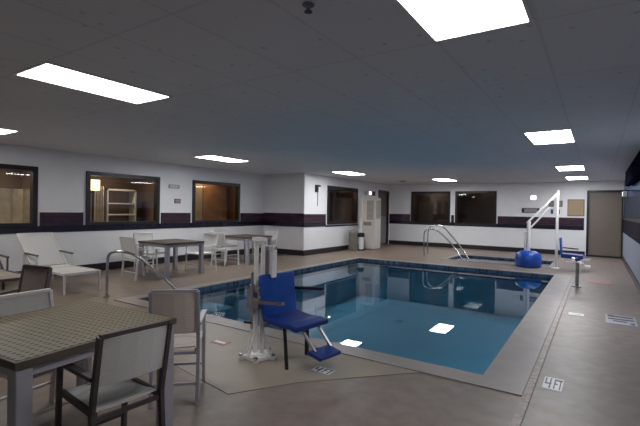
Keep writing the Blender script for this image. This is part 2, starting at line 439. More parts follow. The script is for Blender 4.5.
# wall bands and baseboards
def band_y(n, x, side, segs):
    """segs: list of (y0,y1) for upper band; lower border is continuous"""
    bm = B()
    for a, b in segs: bx(bm, min(x, x + side * 0.012), a, 1.06, max(x, x + side * 0.012), b, 1.34)
    struct('trim_%d' % n, bm, M['band'])
    bm = B(); bx(bm, min(x, x + side * 0.016), min(s[0] for s in segs), 0.92, max(x, x + side * 0.016), max(s[1] for s in segs), 1.06)
    struct('trim_%d' % (n + 1), bm, M['band_edge'])
def band_x(n, y, side, segs):
    bm = B()
    for a, b in segs: bx(bm, a, min(y, y + side * 0.012), 1.06, b, max(y, y + side * 0.012), 1.36)
    struct('trim_%d' % n, bm, M['band'])
    bm = B(); bx(bm, min(s[0] for s in segs), min(y, y + side * 0.016), 0.92, max(s[1] for s in segs), max(y, y + side * 0.016), 1.06)
    struct('trim_%d' % (n + 1), bm, M['band_edge'])
band_y(6, XL, 1, [(YN, 1.94), (4.05, 4.93), (6.92, 7.89), (9.87, YB)])
band_x(8, YB, -1, [(XL, XB)])
band_y(10, XB, 1, [(YB, 12.3)])
bm = B(); bx(bm, XB, 12.3, 0.9, XB + 0.016, 14.66, 0.95); struct('trim_12', bm, M['band_edge'])
band_x(13, YF, -1, [(XB, -6.9), (-5.1, -4.98), (-3.28, -0.4)])
band_y(15, XR, -1, [(YN, YF)])
for o_ in C.objects:
    if o_.name in ('trim_15', 'trim_16'): o_.data.materials[0] = M['band_matt']
bm = B(); bx(bm, XL, YN, 0, XL + 0.02, YB, 0.17); struct('baseboard_left', bm, M['baseboard'])
bm = B(); bx(bm, XL, YB - 0.02, 0, XB, YB, 0.17); struct('baseboard_alcove', bm, M['baseboard'])
bm = B(); bx(bm, XB, YB - 0.02, 0, XB + 0.02, 16.42, 0.17); struct('baseboard_left_far', bm, M['baseboard'])
bm = B(); bx(bm, XB, YF - 0.02, 0, -0.36, YF, 0.17); struct('baseboard_far', bm, M['baseboard'])
bm = B(); bx(bm, XR - 0.02, YN, 0, XR, YF, 0.14); struct('baseboard_right', bm, M['baseboard'])

# windows: dark frame, pane, sill
wn = 0
def window_y(x, side, y0, y1, z0, z1, glass, mull=0, fw=0.07, out=.035, inset=.04):
    """side = direction of the room (+1 room at larger x)"""
    global wn; wn += 1
    r = sroot('window_%d' % wn)
    bm = B(); xo = x + side * out; xi = x - side * 0.10; a, b = min(xo, xi), max(xo, xi)
    bx(bm, a, y0 - 0.02, z0 - 0.02, b, y0 + fw, z1 + 0.02); bx(bm, a, y1 - fw, z0 - 0.02, b, y1 + 0.02, z1 + 0.02)
    bx(bm, a, y0 + fw, z1 - fw, b, y1 - fw, z1 + 0.02); bx(bm, a, y0 + fw, z0 - 0.02, b, y1 - fw, z0 + fw * 0.6)
    for k in range(mull):
        yy = y0 + (y1 - y0) * (k + 1) / (mull + 1); bx(bm, a + 0.02, yy - 0.025, z0, b - 0.005, yy + 0.025, z1)
    obj('window_frame', bm, M['frame_dark'], r)
    bm = B(); xp = x - side * inset; bm.faces.new([bm.verts.new(p) for p in ((xp, y0 + fw, z0 + .04), (xp, y1 - fw, z0 + .04), (xp, y1 - fw, z1 - fw), (xp, y0 + fw, z1 - fw))])
    obj('window_pane', bm, glass, r)
    return r
def window_x(y, side, x0, x1, z0, z1, glass, fw=0.06, mull=0):
    global wn; wn += 1
    r = sroot('window_%d' % wn)
    bm = B(); yo = y + side * 0.03; yi = y - side * 0.10; a, b = min(yo, yi), max(yo, yi)
    bx(bm, x0 - 0.02, a, z0 - 0.02, x0 + fw, b, z1 + 0.02); bx(bm, x1 - fw, a, z0 - 0.02, x1 + 0.02, b, z1 + 0.02)
    bx(bm, x0 + fw, a, z1 - fw, x1 - fw, b, z1 + 0.02); bx(bm, x0 + fw, a, z0 - 0.02, x1 - fw, b, z0 + fw)
    for k in range(mull):
        xx = x0 + (x1 - x0) * (k + 1) / (mull + 1); bx(bm, xx - 0.02, a + 0.02, z0, xx + 0.02, b - 0.02, z1)
    obj('window_frame', bm, M['frame_dark'], r)
    bm = B(); yp = y - side * 0.04; bm.faces.new([bm.verts.new(p) for p in ((x0 + fw, yp, z0 + .04), (x1 - fw, yp, z0 + .04), (x1 - fw, yp, z1 - fw), (x0 + fw, yp, z1 - fw))])
    obj('window_pane', bm, glass, r)
    return r
for w in WL: window_y(XL, 1, *w, M['glass'])
window_y(XB, 1, *WB[0], M['glass'], fw=0.10)
for w in WF: window_x(YF, -1, *w, M['glass'])
window_y(XR, -1, *WR, M['glass_blue'], 4, 0.09, .03, -.02)

# rooms behind the windows (shells open towards the window)
def shell_left(name, x, y0, y1, depth, m, z0=0.6, z1=2.6):
    bm = B(); xo = x - T
    bx(bm, xo - depth - 0.05, y0, z0, xo - depth, y1, z1)
    bx(bm, xo - depth, y0 - 0.05, z0, xo, y0, z1); bx(bm, xo - depth, y1, z0, xo, y1 + 0.05, z1)
    bx(bm, xo - depth, y0, z0 - 0.05, xo, y1, z0); bx(bm, xo - depth, y0, z1, xo, y1, z1 + 0.05)
    return struct(name, bm, m)
shell_left('room_shell_corridor', XL, 1.5, 4.4, 1.6, M['lobby_dark'])
shell_left('room_shell_lounge', XL, 4.6, 7.4, 1.8, M['lobby_dark'])
shell_left('room_shell_office', XL, 7.6, 10.3, 0.9, M['lobby_wood'])
shell_left('room_shell_storeroom', XB, 12.0, 15.4, 1.2, M['lobby_shade'])
bm = B(); yo = YF + T
for x0, x1, nm in ((-7.1, -5.06, 'room_shell_gym'), (-5.0, -3.1, 'room_shell_hallway')):
    bm.free() if not bm.is_valid else None
    bm = B(); bx(bm, x0, yo + 1.2, 0.6, x1, yo + 1.25, 2.6)
    bx(bm, x0 - .03, yo, 0.6, x0, yo + 1.2, 2.6); bx(bm, x1, yo, 0.6, x1 + .03, yo + 1.2, 2.6)
    bx(bm, x0, yo, .55, x1, yo + 1.2, .6); bx(bm, x0, yo, 2.6, x1, yo + 1.2, 2.65)
    struct(nm, bm, M['lobby_shade'])
# dusk light beyond the right window
bm = B(); bx(bm, XR + 1.6, 6.5, 0.2, XR + 1.65, 19, 3.2); o = struct('exterior_sky', bm, M['outside_blue'])

# curtains / lamp / shelves seen through the left windows
def curtain(name, x, y0, y1, z0, z1, m, label, amp=0.03, n=28):
    bm = B(); rows = []
    for z in (z0, z1):
        rows.append([(x + amp * math.sin(k * 1.9), y0 + (y1 - y0) * k / n, z) for k in range(n + 1)])
    sheet(bm, rows, 0.006); return tag(obj(name, bm, m, smooth=False), label, 'curtain')
curtain('curtain', XL - 0.65, 2.1, 4.3, 0.9, 1.82, M['beige_curtain'], 'beige lower curtain behind the cut-off window by the picture edge')
curtain('curtain', XL - 1.2, 5.45, 6.06, 0.7, 2.0, M['beige_curtain'], 'dim beige drape behind the second window, below the glowing lamp')
t = thing('wall_lamp', 'glowing warm square lamp shade seen through the second window', 'lamp', (XL - 0.55, 5.44, 0))
box('lamp_shade', (-0.07, -0.13, 1.86, 0.07, 0.13, 2.12), M['lamp_glow'], t, 0.01)
box('lamp_bracket', (-0.12, -0.03, 1.80, 0.02, 0.03, 1.86), M['frame_dark'], t)
box('lamp_pole', (-0.02, -0.015, 0.6, 0.02, 0.015, 1.80), M['frame_dark'], t)
t = thing('display_rack', 'pale glazed shelf rack seen dimly through the middle of the second window', 'rack', (XL - 1.3, 6.55, 0.6))
bm = B(); bx(bm, -.15, -.42, 0, .15, -.38, 1.35); bx(bm, -.15, .38, 0, .15, .42, 1.35); bx(bm, -.15, -.42, 1.31, .15, .42, 1.35); obj('rack_frame', bm, M['cabinet'], t)
for z in (0.35, 0.65, 0.95):
    box('shelf', (-.14, -.38, z, .14, .38, z + .03), M['white_metal'], t)
# wooden door leaf inside the third window
t = thing('wooden_cupboard', 'warm wooden double cupboard filling the third window view', 'cupboard', (XL - T - 0.55, 8.9, 0.6))
box('carcass', (-.3, -1.0, 0, 0, 1.0, 1.7), M['lobby_wood'], t)
for s in (-1, 1):
    box('door', (0.001, min(0.02 * s, .96 * s), .04, .03, max(0.02 * s, .96 * s), 1.66), M['lobby_beige'] if s < 0 else M['lobby_wood'], t)

def room_fill(name, loc, power, col, size=.5):  # unseen area lamps added to brighten the rooms behind the windows
    l = bpy.data.lights.new(name, 'AREA'); l.energy = power; l.color = col; l.size = size
    o = bpy.data.objects.new(name, l); C.objects.link(o); o.location = loc; return o
room_fill('corridor_fill', (XL - .9, 3.3, 2.5), 38, (1, .88, .68))
room_fill('lounge_fill', (XL - 1.0, 6.3, 2.5), 24, (1, .85, .65))
room_fill('office_fill', (XL - .45, 8.9, 2.55), 8, (1, .72, .42), .3)
room_fill('storeroom_fill', (XB - .8, 13.6, 2.5), 22, (1, .7, .45))
room_fill('gym_fill', (-6.2, YF + .9, 2.5), 9, (1, .8, .6))
room_fill('hallway_fill', (-4.0, YF + .9, 2.5), 3, (1, .75, .65))
# ------------------------------------------------------------------ doors
def door_far():
    r = sroot('door_1')
    bm = B(); x0, x1 = DF[0], DF[1]
    bx(bm, x0 - .07, YF - .03, 0, x0, YF + T, 2.34); bx(bm, x1, YF - .03, 0, XR - .001, YF + T, 2.34); bx(bm, x0, YF - .03, 2.27, x1, YF + T, 2.34)
    obj('door_frame', bm, M['frame_dark'], r)
    lf = box('door_leaf', (x0 + .005, YF + .02, 0.015, x1 - .005, YF + .065, 2.262), M['door_taupe'], r)
    bm = B(); tube(bm, [(x1 - .09, YF + .02, 1.02), (x1 - .09, YF - .03, 1.02), (x1 - .20, YF - .03, 1.02)], .01, 8)
    h = obj('door_handle', bm, M['steel'], r)
    bm = B(); bx(bm, x0 + .005, YF + .01, .015, x1 - .005, YF + .02, .06); obj('door_sweep', bm, M['black'], r)
door_far()
r = sroot('door_2')
bm = B(); bx(bm, XB - T, DB[0] - .06, 0, XB + .02, DB[0], 2.38); bx(bm, XB - T, DB[1], 0, XB + .02, DB[1] + .06, 2.38); bx(bm, XB - T, DB[0], 2.32, XB + .02, DB[1], 2.38)
obj('door_frame', bm, M['door_brown'], r)
box('door_leaf', (XB - .10, DB[0] + .004, .012, XB - .06, DB[1] - .004, 2.315), M['door_brown'], r)
box('kick_panel', (XB - .06, DB[0] + .05, .05, XB - .052, DB[1] - .05, 1.25), M['grey'], r)
bm = B(); tube(bm, [(XB - .06, DB[0] + .12, 1.05), (XB - .01, DB[0] + .12, 1.05), (XB - .01, DB[0] + .24, 1.05)], .01, 8); obj('door_handle', bm, M['steel'], r)

# ------------------------------------------------------------------ ceiling lights
def make_light():
    t = thing('ceiling_light', 'x', 'ceiling light', (0, 0, H), 0, 'recessed fluorescent ceiling lights')
    bm = B(); w, l, f = .305, .61, .022
    bx(bm, -w, -l, -.012, -w + f, l, 0); bx(bm, w - f, -l, -.012, w, l, 0); bx(bm, -w + f, -l, -.012, w - f, -l + f, 0); bx(bm, -w + f, l - f, -.012, w - f, l, 0)
    obj('light_frame', bm, M['white_metal'], t)
    bm = B(); bx(bm, -w + f, -l + f, -.008, w - f, l - f, -.001); obj('diffuser', bm, M['diffuser'], t)
    return t
L0 = make_light()
lights = [(-0.65, 2.21, 'bright rectangular ceiling panel cut by the top edge, right of middle'),
          (-4.05, 2.22, 'long bright ceiling panel above the near patio table at left'),
          (-0.62, 7.28, 'second bright ceiling panel along the right side, above the pool edge'),
          (-0.60, 12.4, 'third bright ceiling panel along the right side, before the far wall'),
          (-0.58, 15.9, 'last bright ceiling panel of the right side, nearest the taupe door'),
          (-7.95, 2.33, 'slim bright ceiling panel cut by the picture edge above the left windows'),
          (-7.45, 7.06, 'bright ceiling panel above the second table by the left wall'),
          (-6.55, 11.55, 'bright ceiling panel in front of the single window on the projecting wall'),
          (-4.70, 15.40, 'bright ceiling panel in front of the pair of dark far windows')]
lights.sort(key=lambda l: -l[1])
for i, (x, y, lb) in enumerate(lights):
    if i == 0: L0.location = (x, y, H); L0['label'] = lb; r = L0
    else: r = dup(L0, (x, y, H), 0, lb)
    for ch in r.children:                       # panels near the camera set weaker to darken the foreground
        if ch.name.startswith('diffuser') and y < 3:
            ch.data = ch.data.copy(); ch.data.materials[0] = M['diffuser_dim']
# sprinkler and detector
t = thing('ceiling_sprinkler', 'small dark ceiling sprinkler cut by the top edge of the view', 'sprinkler', (-1.39, 1.95, H))
bm = B(); lathe(bm, [(.035, 0), (.035, -.006), (.012, -.01), (.012, -.04)], 16); obj('escutcheon', bm, M['grey'], t)
bm = B(); lathe(bm, [(.022, -.04), (.024, -.044)], 16); obj('deflector', bm, M['frame_dark'], t)
t = thing('ceiling_vent', 'flat dark round diffuser in the ceiling above the tall white cabinet', 'vent', (-6.35, 15.4, H))
bm = B(); lathe(bm, [(.17, 0), (.17, -.012), (.12, -.02)], 24); obj('outer_ring', bm, M['grey'], t)
bm = B(); lathe(bm, [(.09, -.02), (.08, -.03)], 24); obj('centre_cone', bm, M['frame_dark'], t)

# ------------------------------------------------------------------ furniture
def make_chair(name, label, sling, fr, W=0.50, D=0.50, HT=0.86, bb=0.56, group=None):
    """faces +X, origin on the floor below the seat centre"""
    t = thing(name, label, 'chair', group=group)
    h = W / 2; xb = -D / 2; xf = D / 2; w = .034
    for s in (-1, 1):
        y = s * (h - w / 2)
        bm = B(); bar(bm, (xf - .02, y, 0), (xf - .05, y, .60), w, .026); obj('leg', bm, M[fr], t, bevel=.003)
        bm = B(); bar(bm, (xb - .02, y, 0), (xb + .02, y, .43), w, .026); bar(bm, (xb + .02, y, .42), (xb - .06, y, HT), w, .026)
        obj('leg', bm, M[fr], t, bevel=.003)
        bm = B(); bar(bm, (xb - .01, y, .615), (xf - .0, y, .605), .046, .022); obj('armrest', bm, M[fr], t, bevel=.004)
    bm = B()
    for s in (-1, 1): bar(bm, (xb + .02, s * (h - w), .41), (xf - .02, s * (h - w), .425), .024, .03)
    bar(bm, (xf - .04, -h + w, .41), (xf - .04, h - w, .41), .022, .022); bar(bm, (xb + .02, -h + w, .39), (xb + .02, h - w, .39), .022, .022)
    obj('seat_frame', bm, M[fr], t)
    bm = B(); rows = []
    for k in range(7):
        u = k / 6; x = xb + .03 + (D - .04) * u; dz = -.018 * math.sin(PI * u) - (.012 if k == 6 else 0)
        rows.append([(x, (-h + .04) + (W - .08) * j / 4, .432 + dz - .006 * math.sin(PI * j / 4)) for j in range(5)])
    sheet(bm, rows, .010); obj('seat', bm, M[sling], t, smooth=False)
    bm = B(); rows = []
    for k in range(6):
        u = k / 5; z = bb + (HT - .012 - bb) * u; x = xb + .02 - .08 * (z - .42) / (HT - .42)
        rows.append([(x - .022 * math.sin(PI * j / 4) , (-h + .03) + (W - .06) * j / 4, z) for j in range(5)])
    sheet(bm, rows, .010); bk = obj('backrest', bm, M[sling], t)
    bm = B(); bar(bm, (xb - .058, -h + w / 2, HT), (xb - .058, h - w / 2, HT), .028, .024); obj('top_rail', bm, M[fr], t)
    for xs in (xf - .03, xb): bm = B(); bar(bm, (xs, -h + w, .16), (xs, h - w, .16), .018, .018); obj('stretcher', bm, M[fr], t)
    return t

def make_table(name, label, S=1.0, S2=1.0, group=None, leg=.08):
    t = thing(name, label, 'table', group=group)
    a, b = S / 2, S2 / 2
    bm = B(); bx(bm, -a + .02, -b + .02, .715, a - .02, b - .02, .742); obj('tabletop', bm, M['weave'], t)
    bm = B(); bx(bm, -a, -b, .70, -a + .025, b, .74); bx(bm, a - .025, -b, .70, a, b, .74); bx(bm, -a + .025, -b, .70, a - .025, -b + .025, .74); bx(bm, -a + .025, b - .025, .70, a - .025, b, .74)
    obj('table_rim', bm, M['table_edge'], t, bevel=.004)
    bm = B(); i = .03
    bx(bm, -a + i, -b + i, .645, -a + i + .025, b - i, .70); bx(bm, a - i - .025, -b + i, .645, a - i, b - i, .70)
    bx(bm, -a + i, -b + i, .645, a - i, -b + i + .025, .70); bx(bm, -a + i, b - i - .025, .645, a - i, b - i, .70); obj('apron', bm, M['alu'], t)
    for sx in (-1, 1):
        for sy in (-1, 1):
            cx, cy = sx * (a - .01 - leg / 2), sy * (b - .01 - leg / 2)
            bm = B(); bx(bm, cx - leg / 2, cy - leg / 2, 0, cx + leg / 2, cy + leg / 2, .70); obj('leg', bm, M['alu'], t, bevel=.006)
    return t

# near table and its chairs
rt_ = math.radians(5)
T1 = make_table('patio_table', 'large olive-tan perforated patio table in the near left corner', 1.0, 1.0)
T1.location = (-2.85, 1.33, 0); T1.rotation_euler = (0, 0, rt_)
cg = 'sling chairs round the near patio table'
chA = make_chair('patio_chair', 'pale sling armchair with dark posts, back turned, in front of the near table', 'sling_white', 'alu_dark', .425, .46, .84, .57, cg)
chA.location = (-2.345, 1.37, 0); chA.rotation_euler = (0, 0, math.radians(176))
chB = make_chair('patio_chair', 'beige sling armchair standing between the near table and the pool', 'sling', 'alu', .37, .46, .875, .55, cg)
chB.location = (-2.80, 2.22, 0); chB.rotation_euler = (0, 0, math.radians(133))
chC = make_chair('patio_chair', 'x', 'sling_white', 'white_metal', .50, .46, .85, .56, cg)
chC.location = (-3.17, 1.34, 0); chC.rotation_euler = (0, 0, math.radians(5)); chC['label'] = ( 'white sling armchair on the wall side of the near table, only its back showing')
# second small set further left
chD = make_chair('patio_chair', 'taupe sling armchair behind the near table, below the cut-off window', 'sling_brown', 'alu_dark', .42, .48, .86, .46, 'taupe sling chairs at the left edge')
chD.location = (-4.74, 1.72, 0); chD.rotation_euler = (0, 0, -PI / 2 + .2)
# tables along the left wall
T2 = make_table('patio_table', 'square patio table by the left wall, under the second window', 1.0, 1.0)
for ch in T2.children:
    if ch.name.startswith('tabletop'): ch.data.materials[0] = M['weave_dark']
T2.location = (-7.92, 6.02, 0)
dup(T2, (-8.1, 8.62, 0), 0, 'square patio table by the left wall nearest the projecting wall')
T2b = dup(T1, (-5.6, 1.1, 0), 0.15, 'patio table cut by the left picture edge, beside the taupe armchair')
g2 = 'sling chairs at the tables by the left wall'
c0 = make_chair('patio_chair', 'grey sling armchair left of the second table', 'sling_white', 'white_metal', .52, .50, .86, .52, g2)
c0.location = (-7.95, 5.28, 0); c0.rotation_euler = (0, 0, PI / 2)
dup(c0, (-7.85, 6.78, 0), -PI / 2, 'grey sling armchair at the right end of the second table', g2)
dup(c0, (-8.72, 6.05, 0), 0, 'grey sling armchair between the second table and the left wall', g2)
dup(c0, (-8.15, 7.88, 0), PI / 2, 'grey sling armchair left of the third table', g2)
dup(c0, (-8.15, 9.40, 0), -PI / 2, 'grey sling armchair at the right end of the third table, beside the alcove', g2)
dup(c0, (-8.90, 8.65, 0), 0, 'grey sling armchair between the third table and the left wall', g2)
dup(chD, (-6.45, 1.9, 0), 0.2, 'taupe sling armchair cut by the left picture edge, facing the dark table')

# white chaise, foot towards the pool
def make_chaise(label, fr, sl):
    t = thing('chaise_longue', label, 'lounger')
    h = .31
    for x in (-.02, -1.15):
        for s in (-1, 1):
            bm = B(); bar(bm, (x, s * (h - .015), 0), (x, s * (h - .015), .33), .032, .032); obj('leg', bm, M[fr], t, bevel=.003)
    bm = B()
    for s in (-1, 1): bar(bm, (.0, s * (h - .015), .335), (-1.25, s * (h - .015), .335), .032, .04)
    bar(bm, (-.016, -h + .03, .335), (-.016, h - .03, .335), .032, .04); bar(bm, (-1.24, -h + .03, .335), (-1.24, h - .03, .335), .032, .03); obj('seat_frame', bm, M[fr], t)
    bm = B(); sheet(bm, [[(-.04 - 1.14 * k / 6, -h + .035 + (2 * h - .07) * j / 4, .352 - .015 * math.sin(PI * k / 6)) for j in range(5)] for k in range(7)], .012); obj('seat', bm, M[sl], t)
    bm = B(); sheet(bm, [[(-1.20 - .62 * k / 6, -h + .035 + (2 * h - .07) * j / 4, .37 + .55 * k / 6) for j in range(5)] for k in range(7)], .012); obj('backrest', bm, M[sl], t)
    bm = B()
    for s in (-1, 1): bar(bm, (-1.18, s * (h - .015), .35), (-1.84, s * (h - .015), .935), .032, .03)
    bar(bm, (-1.84, -h + .03, .93), (-1.84, h - .03, .93), .03, .03); obj('back_frame', bm, M[fr], t)
    for s in (-1, 1): bm = B(); bar(bm, (-1.60, s * (h - .05), .70), (-1.66, s * (h - .05), 0.0), .022); obj('prop', bm, M[fr], t)
    for s in (-1, 1):
        bm = B(); bar(bm, (-.98, s * (h - .01), .58), (-1.45, s * (h - .01), .60), .05, .022); a = obj('armrest', bm, M['alu_dark'], t, bevel=.004)
        bm = B(); bar(bm, (-1.0, s * (h - .01), .35), (-1.0, s * (h - .01), .575), .024); obj('armrest_post', bm, M[fr], t)
    return t
c = make_chaise('white-framed reclined lounger with its foot end towards the pool, below the left windows', 'white_metal', 'sling_white')
c.location = (-7.36, 3.80, 0)
c2 = make_chaise('x', 'alu_dark', 'sling_brown'); c2.location = (-7.5, 2.80, 0); c2['label'] = ( 'dark-framed taupe lounger beside the white one, its back cut off by the picture edge')

# ------------------------------------------------------------------ handrails
def handrail(name, label, tracks, loc=(0, 0, 0)):
    t = thing(name, label, 'handrail', loc)
    for tr in tracks:
        bm = B(); tube(bm, smooth_path(tr, 3), .022, 10); o = obj('rail', bm, M['steel'], t, smooth=True)
        bm = B(); lathe(bm, [(.05, .0), (.05, .016), (.026, .026)], 16, (tr[0][0], tr[0][1])); obj('floor_collar', bm, M['steel'], t, smooth=False)
    return t
handrail('pool_handrail', 'curved steel handrail running down into the near left pool corner',
         [[(-6.71, 3.85, 0.012), (-6.71, 3.85, .5), (-6.70, 3.86, .76), (-6.25, 4.0, .76), (-6.05, 4.2, .52), (-5.70, 4.5, .12), (-5.6, 4.6, -.4)]])
handrail('spa_handrail', 'pair of arched steel rails leading into the spa',
         [[(-4.83, 13.7, 0.0), (-4.85, 13.7, .5), (-4.85, 13.7, .90), (-4.48, 13.7, .93), (-4.2, 13.72, .72), (-3.80, 13.74, .32), (-3.5, 13.75, -.2)],
          [(-5.0, 14.5, 0.0), (-5.0, 14.5, .5), (-4.98, 14.5, .98), (-4.5, 14.5, 1.04), (-4.25, 14.48, .78), (-3.74, 14.46, .22), (-3.5, 14.45, -.2)]])

# ------------------------------------------------------------------ near pool lift
t = thing('pool_lift', 'white pool lift mast with bright blue seat standing at the near pool edge', 'pool lift', (-2.82, 3.18, 0.005))
bm = B()
for k in range(5):
    a = 2 * PI * k / 5 + .3; bar(bm, (0, 0, .02), (.19 * math.cos(a), .19 * math.sin(a), .02), .06, .035)
lathe(bm, [(.12, 0), (.12, .03), (.08, .05)], 20); bp_ = obj('base_plate', bm, M['lift_white'], t)
for k in range(5):
    a = 2 * PI * k / 5 + .3
    bm = B(); lathe(bm, [(.028, .037), (.028, .05), (.012, .06)], 10, (.165 * math.cos(a), .165 * math.sin(a))); obj('foot_bolt', bm, M['steel'], bp_)
bm = B(); tube(bm, [(-.035, 0, .03), (-.035, 0, 1.20)], .024, 12); tube(bm, [(.035, .02, .03), (.035, .02, 1.14)], .022, 12)
bx(bm, -.065, -.035, 1.17, .06, .045, 1.205); obj('mast', bm, M['lift_white'], t)
bm = B()
for s in (-1, 1):
    bar(bm, (s * .12, s * .05, .03), (s * .035, 0, .34), .02); 
bar(bm, (0, -.14, .03), (0, -.02, .34), .02); obj('gusset', bm, M['lift_white'], t)
bm = B(); tube(bm, [(-.03, -.06, .30), (-.03, -.06, .86)], .016, 10); tube(bm, [(-.03, -.06, .45), (-.03, -.06, .74)], .028, 10); obj('actuator', bm, M['steel'], t)
bm = B(); bx(bm, -.085, -.075, .50, .065, .07, .60); bx(bm, -.07, -.06, .66, .055, .06, .70); obj('bracket', bm, M['grey'], t, bevel=.006)
bm = B(); bar(bm, (-.10, -.09, .36), (-.02, -.07, .36), .02); obj('crank_handle', bm, M['black'], t)
bm = B(); bx(bm, .02, .06, .80, .13, .13, 1.12); cb_ = obj('battery_box', bm, M['lift_white'], t, bevel=.012)
box('box_panel', (.04, .052, .83, .085, .061, 1.08), M['sign_grey'], cb_)
bm = B(); bar(bm, (.0, .05, 1.10), (.14, .10, 1.10), .03); obj('box_bracket', bm, M['steel'], t)
# seat assembly in a frame turned slightly
def L(x, y, z): 
    a = math.radians(-8); cx, cy = .20, .16
    return (cx + x * math.cos(a) - y * math.sin(a), cy + x * math.sin(a) + y * math.cos(a), z)
bm = B(); sheet(bm, [[L(-.06 - .05 * (k / 5) + .012 * math.sin(PI * j / 6), -.23 + .46 * j / 6, .42 + .42 * k / 5) for j in range(7)] for k in range(6)], .035)
obj('backrest', bm, M['blue'], t, bevel=.012)
bm = B(); sheet(bm, [[L(-.06 + .46 * k / 5, -.23 + .46 * j / 6, .42 - .02 * math.sin(PI * k / 5) - (.03 if k == 5 else 0)) for j in range(7)] for k in range(6)], .05)
obj('seat', bm, M['blue_dark'], t, bevel=.014)
bm = B(); bar(bm, L(-.08, -.25, .58), L(.26, -.25, .62), .03); obj('armrest', bm, M['steel'], t, bevel=.004)
bm = B(); bar(bm, L(-.08, .25, .66), L(.30, .25, .70), .045, .03); obj('armrest', bm, M['black'], t, bevel=.006)
bm = B(); bar(bm, L(.22, -.20, .40), L(.26, -.20, -.003), .024, .024); obj('seat_leg', bm, M['black'], t)
bm = B(); bar(bm, L(.12, .22, .40), L(.12, .22, -.003), .032, .032); obj('seat_leg', bm, M['black'], t)
bm = B(); bar(bm, (0, .02, .36), L(.02, 0, .37), .05, .04); obj('seat_arm', bm, M['lift_white'], t)
for yy in (-.1, .12): bm = B(); bar(bm, L(.34, yy, .38), L(.52, yy, .20), .022); obj('footrest_bar', bm, M['steel'], t)
bm = B(); sheet(bm, [[L(.46 + .17 * k / 3, -.15 + .30 * j / 4, .19 - .03 * k / 3) for j in range(5)] for k in range(4)], .035); obj('footrest', bm, M['blue_dark'], t, bevel=.012)

# ------------------------------------------------------------------ far spa lift
t = thing('spa_lift', 'tall white spa lift with sloping boom and blue covered base at the far end', 'pool lift', (-1.60, 13.02, 0))
bm = B(); lathe(bm, [(.30, 0.0), (.33, .04), (.34, .24), (.31, .37), (.20, .44), (.07, .46)], 20); obj('base_cover', bm, M['blue_bright'], t, smooth=True)
bm = B(); tube(bm, [(0, 0, .42), (0, 0, 1.27)], .05, 12); tube(bm, [(-.08, 0, .45), (-.08, 0, .95)], .03, 10); obj('short_post', bm, M['lift_white'], t)
bm = B(); bar(bm, (-.05, 0, 1.22), (.68, .08, 2.05), .045, .05); tube(bm, [(0.05, 0.0, 1.10), (.5, .05, 1.66)], .022, 8); obj('boom', bm, M['lift_white'], t)
bm = B(); tube(bm, [(.68, .1, 0), (.68, .1, 2.12)], .036, 12); lathe(bm, [(.12, 0), (.12, .02), (.06, .04)], 16, (.68, .1)); obj('mast', bm, M['lift_white'], t)
bm = B(); sheet(bm, [[(.80 - .03 * k / 3, -.10 + .40 * j / 4, .40 + .45 * k / 3) for j in range(5)] for k in range(4)], .04); obj('backrest', bm, M['blue'], t, bevel=.012)
bm = B(); sheet(bm, [[(.80 + .50 * k / 3, -.12 + .46 * j / 4, .38 - .02 * k / 3) for j in range(5)] for k in range(4)], .11); obj('seat', bm, M['blue_dark'], t, bevel=.014)
bm = B(); bar(bm, (.66, .1, .34), (1.05, .1, .34), .04); obj('seat_arm', bm, M['lift_white'], t)
bm = B(); bar(bm, (.84, -.13, .60), (1.20, -.13, .58), .03); obj('armrest', bm, M['black'], t)
bm = B(); bar(bm, (1.20, .02, .36), (1.33, .02, .14), .025); bar(bm, (1.20, .2, .36), (1.33, .2, .14), .025); bx(bm, 1.26, -.05, .10, 1.46, .28, .14); obj('footrest', bm, M['lift_white'], t)

# low pedestal with crossed white arms
t = thing('deck_pedestal', 'low grey pedestal with crossed white arms by the far right pool edge', 'pedestal', (-0.33, 10.14, 0))
bm = B(); tube(bm, [(0, 0, 0), (0, 0, .50)], .032, 12); lathe(bm, [(.08, 0), (.08, .012), (.04, .02)], 16); obj('post', bm, M['grey'], t)
bm = B()
for a in (.4, .4 + PI / 2): bar(bm, (-.25 * math.cos(a), -.25 * math.sin(a), .49), (.25 * math.cos(a), .25 * math.sin(a), .57), .045, .035)
obj('cross_arm', bm, M['lift_white'], t)
bm = B(); lathe(bm, [(.045, .52), (.055, .56), (.03, .60)], 14); obj('cap', bm, M['blue_dark'], t)

# ------------------------------------------------------------------ cabinet and bins
t = thing('tall_cabinet', 'tall white cabinet with louvred upper panel beside the brown door', 'cabinet', (-7.28, 14.62, 0))
CXY = (-.29, -.27, .29, .27)
box('carcass', (-.27, -.25, 0.04, .27, .25, 1.98), M['cabinet'], t, .01)
bm = B(); bx(bm, -.25, -.23, 0, .25, .23, .04); obj('plinth', bm, M['grey'], t)
d = box('door', (.271, -.235, .08, .29, .235, 1.94), M['cabinet'], t, .004)
box('upper_panel', (.291, -.19, 1.18, .297, .19, 1.88), M['grille'], d)
box('slot_plate', (-.20, -.262, .92, .14, -.251, 1.06), M['grey'], t)
box('side_panel', (-.06, -.262, 1.14, .22, -.251, 1.88), M['grille'], t)
t = thing('litter_bin', 'tan upright litter bin against the wall, left of the black-topped bin', 'bin', (-7.60, 13.80, 0))
bm = B(); lathe(bm, [(.15, 0), (.17, .02), (.17, .62), (.16, .64)], 24); obj('body', bm, M['bin_tan'], t)
bm = B(); lathe(bm, [(.18, .64), (.18, .68), (.13, .77), (.04, .80)], 24); obj('lid', bm, M['grey'], t)
t = thing('litter_bin', 'slim white bin with a black top in front of the tall white cabinet', 'bin', (-7.36, 13.98, 0))
bm = B(); lathe(bm, [(.09, .04), (.095, .06), (.095, .50)], 24); obj('body', bm, M['bin_white'], t)
bm = B(); lathe(bm, [(.125, .50), (.125, .62), (.09, .66)], 24); obj('lid', bm, M['black'], t)
